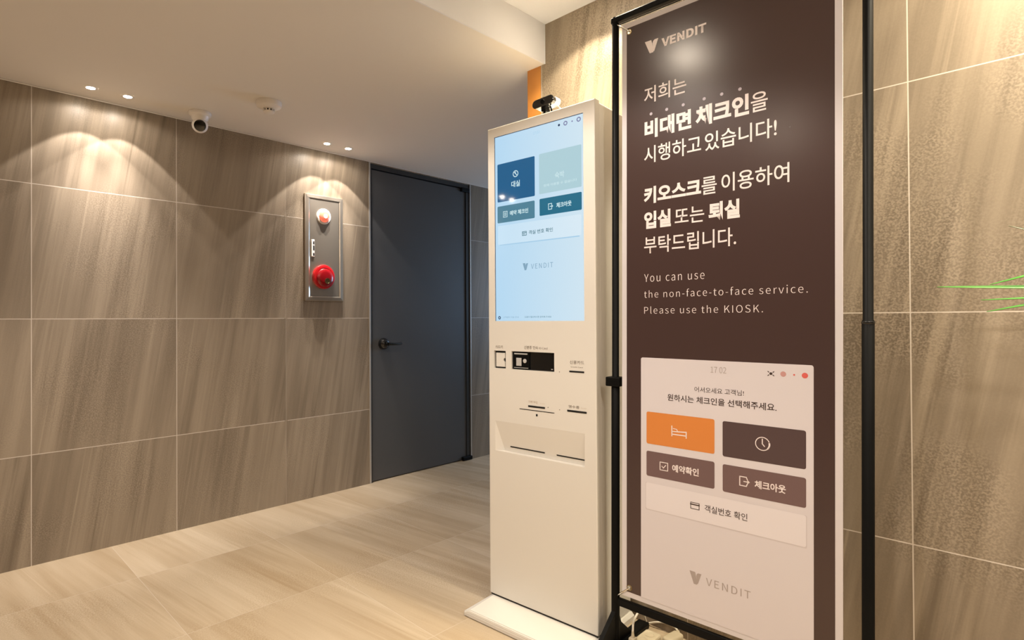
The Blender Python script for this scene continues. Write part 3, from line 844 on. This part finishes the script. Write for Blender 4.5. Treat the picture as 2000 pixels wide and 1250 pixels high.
# ------------------------------------------------------------------ webcam on the kiosk
t = thing('webcam', 'small black and silver webcam sitting on top of the kiosk', 'webcam', KLOC + Vector((0, 0, KH)) + Matrix.Rotation(KROT, 3, 'Z') @ Vector((0.250, 0.030, 0)), KROT)
tilt = Matrix.Translation((-0.002, 0.0, 0.046)) @ Matrix.Rotation(R(-4), 4, 'Y')
def capsule(bm, half, r, y0, y1, M_, rnd=0.002, n=12):
    pts = [(half + r * math.cos(R(a)), r * math.sin(R(a))) for a in range(-90, 91, 15)] + [(-half + r * math.cos(R(a)), r * math.sin(R(a))) for a in range(90, 271, 15)]
    A = [bm.verts.new(M_ @ Vector((a, y0, b))) for a, b in pts]
    A0 = [bm.verts.new(M_ @ Vector((a * (half + r - rnd) / (half + r), y0 - rnd, b * (r - rnd) / r))) for a, b in pts]
    B = [bm.verts.new(M_ @ Vector((a, y1, b))) for a, b in pts]
    B0 = [bm.verts.new(M_ @ Vector((a * (half + r - rnd) / (half + r), y1 + rnd, b * (r - rnd) / r))) for a, b in pts]
    n = len(pts)
    for P_, Q_ in ((A0, A), (A, B), (B, B0)):
        for i in range(n):
            j = (i + 1) % n
            bm.faces.new((P_[i], P_[j], Q_[j], Q_[i]))
    bm.faces.new(A0[::-1]); bm.faces.new(B0)
    bmesh.ops.recalc_face_normals(bm, faces=bm.faces[:])
    return bm
obj('face_plate', capsule(bmesh.new(), 0.030, 0.0155, -0.020, -0.004, tilt), M['black_gloss'], t, smooth=True)
obj('rear_shell', capsule(bmesh.new(), 0.031, 0.0145, -0.002, 0.026, tilt, 0.005), M['silver'], t, smooth=True)
bm = bmesh.new(); lathe(bm, [(0.0085, 0), (0.008, 0.0015), (0.005, 0.001), (0, 0.002)], tilt @ Matrix.Translation((0, -0.0225, 0)) @ YX, 28, cap=False)
obj('lens', bm, M['black'], t, smooth=True)
bm = bmesh.new()
box(bm, (-0.012, -0.018, 0.014), (0.008, 0.012, 0.036), 0.003)
box(bm, (-0.008, -0.016, 0.0006), (0.024, 0.020, 0.0056), 0.0015)
tube(bm, [(0.012, 0.004, 0.036), (0.018, 0.004, 0.022), (0.022, 0.004, 0.004)], 0.003, 10)
tube(bm, [(-0.004, -0.006, 0.018), (-0.003, -0.008, 0.004)], 0.004, 10)
obj('clip_stand', bm, M['black'], t)
bm = bmesh.new(); tube(bm, curve_pts([(0.022, 0.018, 0.034), (0.036, 0.022, 0.030), (0.047, 0.024, 0.016), (0.050, 0.030, 0.003)], 8), 0.0022, 10)
obj('cable', bm, M['cable_white'], t, smooth=True)

# ------------------------------------------------------------------ poster stand (leans a hair to the right)
SROT = math.atan2(-0.9997, 0.0254)
SLOC = Vector((1.632, 0.9683, 0.1952))
LEAN = 0.0081
def lean(bm):
    for v in bm.verts: v.co.x += LEAN * v.co.z
    return bm
st_ = thing('poster_stand', 'tall black metal frame stand holding the poster beside the kiosk', 'stand', SLOC, SROT)
FW = -SLOC.z
UL, UR = -0.0325, 0.6455           # post axes
yp = 0.010
RP = 0.0132
def post(x, top, joint):
    bm = bmesh.new()
    lathe(bm, [(RP, FW + 0.010), (RP, joint), (RP - 0.0022, joint + 0.003), (RP - 0.0022, top)], Matrix.Translation((x, yp, 0)), 24)
    return lean(bm)
p1 = obj('post', post(UL, 1.8590, 0.677), M['black'], st_, smooth=True)
p2 = obj('post', post(UR, 1.8590, 0.8718), M['black'], st_, smooth=True)
obj('clamp', lean(nbox((UL - 0.0245, yp - 0.022, 0.6620), (UL + 0.0245, yp + 0.022, 0.6920), 0.003)), M['black'], st_)
bm = bmesh.new(); lathe(bm, [(RP + 0.0004, 0.8650), (RP + 0.0012, 0.8662), (RP + 0.0012, 0.8700), (RP + 0.0004, 0.8712)], Matrix.Translation((UR, yp, 0)), 24, cap=False)
obj('joint_collar', lean(bm), M['black_gloss'], st_, smooth=True)
obj('top_rail', lean(nbox((UL - 0.0125, yp - 0.011, 1.8395), (UR + 0.0125, yp + 0.011, 1.8585), 0.003)), M['black'], st_)
obj('bottom_rail', lean(nbox((UL, yp - 0.007, -0.0460), (UR, yp + 0.007, -0.0215), 0.003)), M['black'], st_)
bm = bmesh.new(); tube(bm, [(UL, yp, 1.8322), (UR, yp, 1.8322)], 0.0016, 8)
obj('thin_black_rod', lean(bm), M['black'], st_)  # thin black rod drawn along a dark line below the top rail
for ux in (UL, UR):
    bm = bmesh.new()
    box(bm, (ux - 0.020, -0.225, FW + 0.0006), (ux + 0.020, 0.205, FW + 0.022), 0.004)
    prism(bm, [(-0.150, FW + 0.020), (0.100, FW + 0.020), (0.024, FW + 0.085), (0.012, FW + 0.115), (-0.012, FW + 0.130)], lambda a, b, h: Vector((ux + h, yp + a, b)), -0.007, 0.007)
    obj('foot', lean(bm), M['black'], st_)
# corner hooks that hold the sheet
for (a, b, c, d_) in ((UL, 1.840, 0.0245, 1.7900), (UR, 1.840, 0.5720, 1.7900), (UL, -0.022, 0.0250, 0.0295), (UR, -0.022, 0.5720, 0.0295)):
    bm = bmesh.new()
    tube(bm, curve_pts([(a, yp, b), ((a + c) / 2, -0.005, (b + d_) / 2), (c, -0.006, d_), (c, 0.004, d_ - 0.001)], 6), 0.0028, 10)
    obj('corner_hook', lean(bm), M['chrome'], st_, smooth=True)

# ------------------------------------------------------------------ the poster
po = thing('poster', 'tall dark brown poster with white Korean writing and a printed check-in screen', 'poster', SLOC, SROT)
PW, PH = 0.5970, 1.8170
HOLES = [(0.0245, 1.7882, 0.0068), (0.5720, 1.7882, 0.0068), (0.0250, 0.0300, 0.0072), (0.5720, 0.0300, 0.0072)]
YP = -0.0060
def pb(name, bm, mat, parent=None): return obj(name, lean(bm), M[mat], parent or po)
sheet = pb('sheet', sheet_with_holes(rrect(0, PW, 0, PH), HOLES, YP, 0.003), 'poster_white')
L1 = YP - 0.0004; L2 = YP - 0.0008; L3 = YP - 0.0012; L4 = YP - 0.0016
pb('dark_print', sheet_with_holes(rrect(0.0163, 0.5805, 0.0165, 1.8010), HOLES, L1, 0.0002), 'poster_dark')
for a, b, r in HOLES:
    bm = bmesh.new(); lathe(bm, [(r - 0.0004, 0), (r - 0.0002, 0.0012), (r + 0.0016, 0.0010), (r + 0.0022, 0)], Matrix.Translation((a, L1, b)) @ YX, 28, cap=False)
    obj('eyelet', lean(bm), M['brass'], po, smooth=True)
def pt(body, u0, u1, w0, w1, mat='p_text', bold=0.0, y=None, parent=None, space=1.0):
    return pb('lettering', text_bm(body, u0, u1, w0, w1, L2 if y is None else y, bold, space), mat, parent)
pb('emblem', emblem(L2, 0.0781, 0.1219, 1.6967, 1.7363), 'p_text')
pt('VENDIT', 0.1320, 0.2660, 1.7025, 1.7285, bold=0.016, space=1.02)
REG, BLD = 0.008, 0.042
pt('저희는', 0.0757, 0.2079, 1.5440, 1.5945, bold=REG)
pt('비대면', 0.0771, 0.2227, 1.4350, 1.4925, bold=BLD)
pt('체크인', 0.2353, 0.3813, 1.4350, 1.4930, bold=BLD)
pt('을', 0.3858, 0.4278, 1.4370, 1.4890, bold=REG)
pt('시행하고', 0.0757, 0.2511, 1.3590, 1.4110, bold=REG)
pt('있습니다!', 0.2622, 0.4497, 1.3590, 1.4110, bold=REG)
pt('키오스크', 0.0747, 0.2511, 1.2340, 1.2860, bold=BLD)
pt('를', 0.2527, 0.2951, 1.2350, 1.2850, bold=REG)
pt('이용하여', 0.3082, 0.4796, 1.2340, 1.2860, bold=REG)
pt('입실', 0.0757, 0.1612, 1.1570, 1.2100, bold=BLD)
pt('또는', 0.1732, 0.2601, 1.1590, 1.2060, bold=REG)
pt('퇴실', 0.2723, 0.3573, 1.1570, 1.2100, bold=BLD)
pt('부탁드립니다.', 0.0757, 0.3475, 1.0810, 1.1330, bold=REG)
pt('You can use', 0.0759, 0.2608, 0.9935, 1.0175, bold=-0.004, space=1.08)
pt('the non-face-to-face service.', 0.0759, 0.5215, 0.9445, 0.9675, bold=-0.004, space=1.08)
pt('Please use the KIOSK.', 0.0759, 0.4159, 0.8955, 0.9178, bold=-0.004, space=1.08)
for a, b in ((0.0983, 1.5094), (0.1483, 1.5099), (0.1988, 1.5102), (0.2601, 1.5109), (0.3089, 1.5105), (0.3576, 1.5106)):
    pb('emphasis_dot', disc(bmesh.new(), a, b, 0.0046, L2), 'p_dot')
bm = bmesh.new(); disc(bm, 0.4809, 1.3767, 0.0022, L2, 12); pb('speck', bm, 'p_ink')
# printed check-in screen
pan = pb('screen_print', nflat(rrect(0.0650, 0.5345, 0.0150, 0.7600, 0.006, corners=(0, 0, 1, 1)), L2), 'p_panel')
pt('17 02', 0.2782, 0.3212, 0.7255, 0.7430, 'p_grey', 0.0, L3, pan)
for a, b, r, m_ in ((0.465, 0.7335, 0.0069, 'p_pink'), (0.4905, 0.7331, 0.0023, 'p_red'), (0.515, 0.7328, 0.0071, 'p_red')):
    bm = bmesh.new(); disc(bm, a, b, r, L3); pb('flag_icon', bm, m_, pan)
bm = bmesh.new(); disc(bm, 0.4354, 0.7328, 0.0036, L3)
for sx, sz in ((-1, 1), (1, 1), (-1, -1), (1, -1)):
    stroke(bm, (0.4354 + sx * 0.0052, 0.7328 + sz * 0.0038), (0.4354 + sx * 0.0072, 0.7328 + sz * 0.0054), 0.0022, L3)
pb('flag_icon', bm, 'p_ink', pan)
pt('어서오세요 고객님!', 0.2321, 0.3676, 0.6670, 0.6825, 'p_ink', 0.0, L3, pan)
pt('원하시는 체크인을 선택해주세요.', 0.1506, 0.4492, 0.6338, 0.6540, 'p_ink', 0.012, L3, pan)
def btn(a0, a1, b0, b1, m_, lab): 
    o = pb('button_print', nflat(rrect(a0, a1, b0, b1, 0.0055), L3), m_, pan); o['label'] = lab; return o
btn(0.0837, 0.2890, 0.4957, 0.5940, 'p_orange', 'orange button with a bed icon')
btn(0.3112, 0.5176, 0.4935, 0.5922, 'p_button', 'dark plum button with a clock icon')
btn(0.0835, 0.2890, 0.3967, 0.4733, 'p_mauve', 'left mauve button')
btn(0.3114, 0.5176, 0.3948, 0.4715, 'p_mauve', 'right mauve button')
pb('card_shade', nflat(rrect(0.0800, 0.5195, 0.2915, 0.3760, 0.004), L2 - 0.0002), 'p_shadow', pan)
btn(0.0818, 0.5176, 0.2948, 0.3758, 'p_card', 'pale room number button')
# icons
bm = bmesh.new()
for a, b, t_ in (((0.1645, 0.5590), (0.1645, 0.5300), 0.003), ((0.2080, 0.5450), (0.2080, 0.5290), 0.003), ((0.1645, 0.5430), (0.2080, 0.5460), 0.003), ((0.1645, 0.5350), (0.2080, 0.5350), 0.003), ((0.1690, 0.5520), (0.1790, 0.5510), 0.0022), ((0.1790, 0.5510), (0.1820, 0.5455), 0.0022)):
    stroke(bm, a, b, t_, L4)
pb('icon', bm, 'p_text', pan)
bm = bmesh.new(); ring(bm, 0.4150, 0.5435, 0.0185, 0.0163, L4, 36, 20, 340)
ring(bm, 0.4150, 0.5435, 0.0190, 0.0150, L4, 10, -45, 15)
stroke(bm, (0.4145, 0.5560), (0.4145, 0.5435), 0.0026, L4); stroke(bm, (0.4145, 0.5435), (0.4195, 0.5375), 0.0026, L4)
pb('icon', bm, 'p_text', pan)
bm = bmesh.new()
for a, b in (((0.1275, 0.4455), (0.1517, 0.4455)), ((0.1517, 0.4455), (0.1517, 0.4220)), ((0.1517, 0.4220), (0.1275, 0.4220)), ((0.1275, 0.4220), (0.1275, 0.4455)), ((0.1335, 0.4335), (0.1380, 0.4290)), ((0.1380, 0.4290), (0.1455, 0.4380))):
    stroke(bm, a, b, 0.0024, L4)
pb('icon', bm, 'p_text', pan)
pt('예약확인', 0.1655, 0.2445, 0.4230, 0.4455, 'p_text', 0.025, L4, pan)
bm = bmesh.new()
for a, b in (((0.3570, 0.4460), (0.3740, 0.4460)), ((0.3570, 0.4460), (0.3570, 0.4215)), ((0.3570, 0.4215), (0.3740, 0.4215)), ((0.3740, 0.4460), (0.3765, 0.4400)), ((0.3740, 0.4215), (0.3765, 0.4275)), ((0.3680, 0.4337), (0.3815, 0.4337)), ((0.3775, 0.4370), (0.3815, 0.4337)), ((0.3775, 0.4304), (0.3815, 0.4337))):
    stroke(bm, a, b, 0.0026, L4)
pb('icon', bm, 'p_text', pan)
pt('체크아웃', 0.3950, 0.4711, 0.4212, 0.4430, 'p_text', 0.025, L4, pan)
bm = bmesh.new()
for a, b, t_ in (((0.2212, 0.3450), (0.2456, 0.3450), 0.0018), ((0.2456, 0.3450), (0.2456, 0.3272), 0.0018), ((0.2456, 0.3272), (0.2212, 0.3272), 0.0018), ((0.2212, 0.3272), (0.2212, 0.3450), 0.0018), ((0.2212, 0.3395), (0.2456, 0.3395), 0.0034)):
    stroke(bm, a, b, t_, L4)
pb('icon', bm, 'p_ink', pan)
pt('객실번호 확인', 0.2614, 0.3766, 0.3262, 0.3470, 'p_ink', 0.005, L4, pan)
pb('emblem', emblem(L3, 0.2176, 0.2520, 0.1095, 0.1450), 'p_grey', pan)
pt('VENDIT', 0.2650, 0.3849, 0.1170, 0.1380, 'p_grey', 0.0, L3, pan, 1.08)

# ------------------------------------------------------------------ power strip and plugs on the floor behind the stand
ps = thing('power_strip', 'pale power strip on the floor behind the foot of the poster stand', 'power strip', (1.69, 0.935, 0))
obj('strip_body', nbox((-0.085, -0.024, 0.0006), (0.085, 0.030, 0.034), 0.006), M['plug_plastic'], ps)
for sx in (0.012, 0.055):
    bm = bmesh.new(); lathe(bm, [(0.016, 0.0338), (0.016, 0.0352), (0.0135, 0.0352), (0.0125, 0.0342)], Matrix.Translation((sx, 0.003, 0)), 28, cap=False)
    obj('socket', bm, M['plug_plastic'], ps)
gp = 'plugs behind the poster stand'
g = thing('power_plug', 'white plug standing on the power strip with its cable rising', 'plug', (1.658, 0.950, 0.0346), 0, gp)
bm = bmesh.new(); box(bm, (-0.012, -0.010, 0.0), (0.012, 0.010, 0.020), 0.004); lathe(bm, [(0.006, 0.019), (0.0042, 0.034), (0.0038, 0.040)], None, 14)
obj('plug_body', bm, M['plug_plastic'], g, smooth=True)
bm = bmesh.new(); tube(bm, curve_pts([(0, 0, 0.038), (0.010, 0.003, 0.062), (0.050, 0.014, 0.068), (0.100, 0.030, 0.058), (0.150, 0.048, 0.030), (0.185, 0.050, -0.028)], 8), 0.0034, 10)
obj('cable', bm, M['cable_white'], g, smooth=True)
g = thing('power_plug', 'white plug lying beside the power strip, cable bending to the wall', 'plug', (1.805, 0.884, 0), R(-8), gp)
bm = bmesh.new(); box(bm, (-0.042, -0.019, 0.0006), (0.030, 0.019, 0.034), 0.009, 3); tube(bm, [(0.029, 0.004, 0.022), (0.040, 0.012, 0.026)], [0.008, 0.005], 14)
obj('plug_body', bm, M['plug_plastic'], g, smooth=True)
bm = bmesh.new(); tube(bm, curve_pts([(0.038, 0.010, 0.026), (0.046, 0.030, 0.030), (0.044, 0.062, 0.030), (0.036, 0.090, 0.024), (0.030, 0.125, 0.006)], 8), 0.0034, 10)
obj('cable', bm, M['cable_white'], g, smooth=True)

# ------------------------------------------------------------------ potted plant beyond the right edge, leaf tips reaching in
PX, PY = 1.60, -0.34
pp = thing('potted_plant', 'potted plant by the right wall, thin green leaf blades reaching in', 'plant', (PX, PY, 0))
bm = bmesh.new(); lathe(bm, [(0.105, 0.0006), (0.115, 0.02), (0.150, 0.30), (0.155, 0.33), (0.142, 0.33), (0.136, 0.29)], None, 48, cap=True)
obj('pot', bm, M['pot'], pp, smooth=True)
bm = bmesh.new(); lathe(bm, [(0.137, 0.280), (0.137, 0.295), (0.06, 0.303), (0, 0.305)], None, 36)
obj('soil', bm, M['soil'], pp)
bm = bmesh.new(); tube(bm, curve_pts([(0, 0, 0.28), (0.012, 0.01, 0.55), (-0.008, 0.012, 0.80), (0.0, 0.0, 1.03)], 8), 0.017, 14)
obj('stem', bm, M['bark'], pp, smooth=True)
def blade(ctrl, width, mat='leaf', twist=0.0):
    P = curve_pts([Vector(c) - Vector((PX, PY, 0)) for c in ctrl], 10)
    bm = bmesh.new(); n = len(P); L_, R_, C_ = [], [], []
    for i, p in enumerate(P):
        s = i / (n - 1)
        t = (P[min(i + 1, n - 1)] - P[max(i - 1, 0)]).normalized()
        side = t.cross(Vector((0, 0, 1))).normalized()
        up = side.cross(t)
        side = side * math.cos(twist) + up * math.sin(twist); up = side.cross(t)
        wd = width * min(1.0, 0.35 + 2.2 * s) * max(0.02, (1 - s) ** 0.55)
        L_.append(bm.verts.new(p + side * wd + up * wd * 0.35)); R_.append(bm.verts.new(p - side * wd + up * wd * 0.35)); C_.append(bm.verts.new(p))
    for i in range(n - 1):
        bm.faces.new((L_[i], C_[i], C_[i + 1], L_[i + 1])); bm.faces.new((C_[i], R_[i], R_[i + 1], C_[i + 1]))
    ext = bmesh.ops.extrude_face_region(bm, geom=bm.faces[:])
    bmesh.ops.translate(bm, verts=[v for v in ext['geom'] if isinstance(v, bmesh.types.BMVert)], vec=(0, 0, 0.0012))
    bmesh.ops.recalc_face_normals(bm, faces=bm.faces[:])
    return obj('leaf', bm, M[mat], pp, smooth=True)
top = (PX, PY, 1.02)
blade([top, (1.63, -0.18, 1.13), (1.66, 0.0, 1.134), (1.66, 0.1873, 1.1429)], 0.0085, twist=0.9)
blade([top, (1.70, -0.15, 1.20), (1.74, -0.01, 1.178), (1.76, 0.106, 1.1480)], 0.0085, twist=0.7)
blade([top, (1.60, -0.18, 1.10), (1.63, 0.0, 1.112), (1.64, 0.113, 1.1110)], 0.0055, twist=0.7)
blade([top, (1.58, -0.18, 1.10), (1.62, 0.0, 1.104), (1.62, 0.103, 1.0860)], 0.0055, twist=0.8)
blade([top, (1.60, -0.16, 1.22), (1.62, -0.02, 1.230), (1.64, 0.0690, 1.2640)], 0.0060, 'leaf_dark', twist=0.9)
rnd = random.Random(4)
for i in range(26):
    a = R(100 + 340 * i / 26) + rnd.uniform(-.1, .1)
    if 60 < math.degrees(a) % 360 < 118: continue
    Lh = rnd.uniform(0.20, 0.30); rise = rnd.uniform(0.05, 0.32)
    c, s = math.cos(a), math.sin(a)
    if c > 0.3: Lh = min(Lh, 0.21 / c)
    if s > 0: Lh = min(Lh, 0.28)
    blade([top, (PX + c * Lh * .4, PY + s * Lh * .4, 1.02 + rise * .75), (PX + c * Lh * .8, PY + s * Lh * .8, 1.02 + rise), (PX + c * Lh, PY + s * Lh, 1.02 + rise * .75)], rnd.uniform(0.006, 0.010))
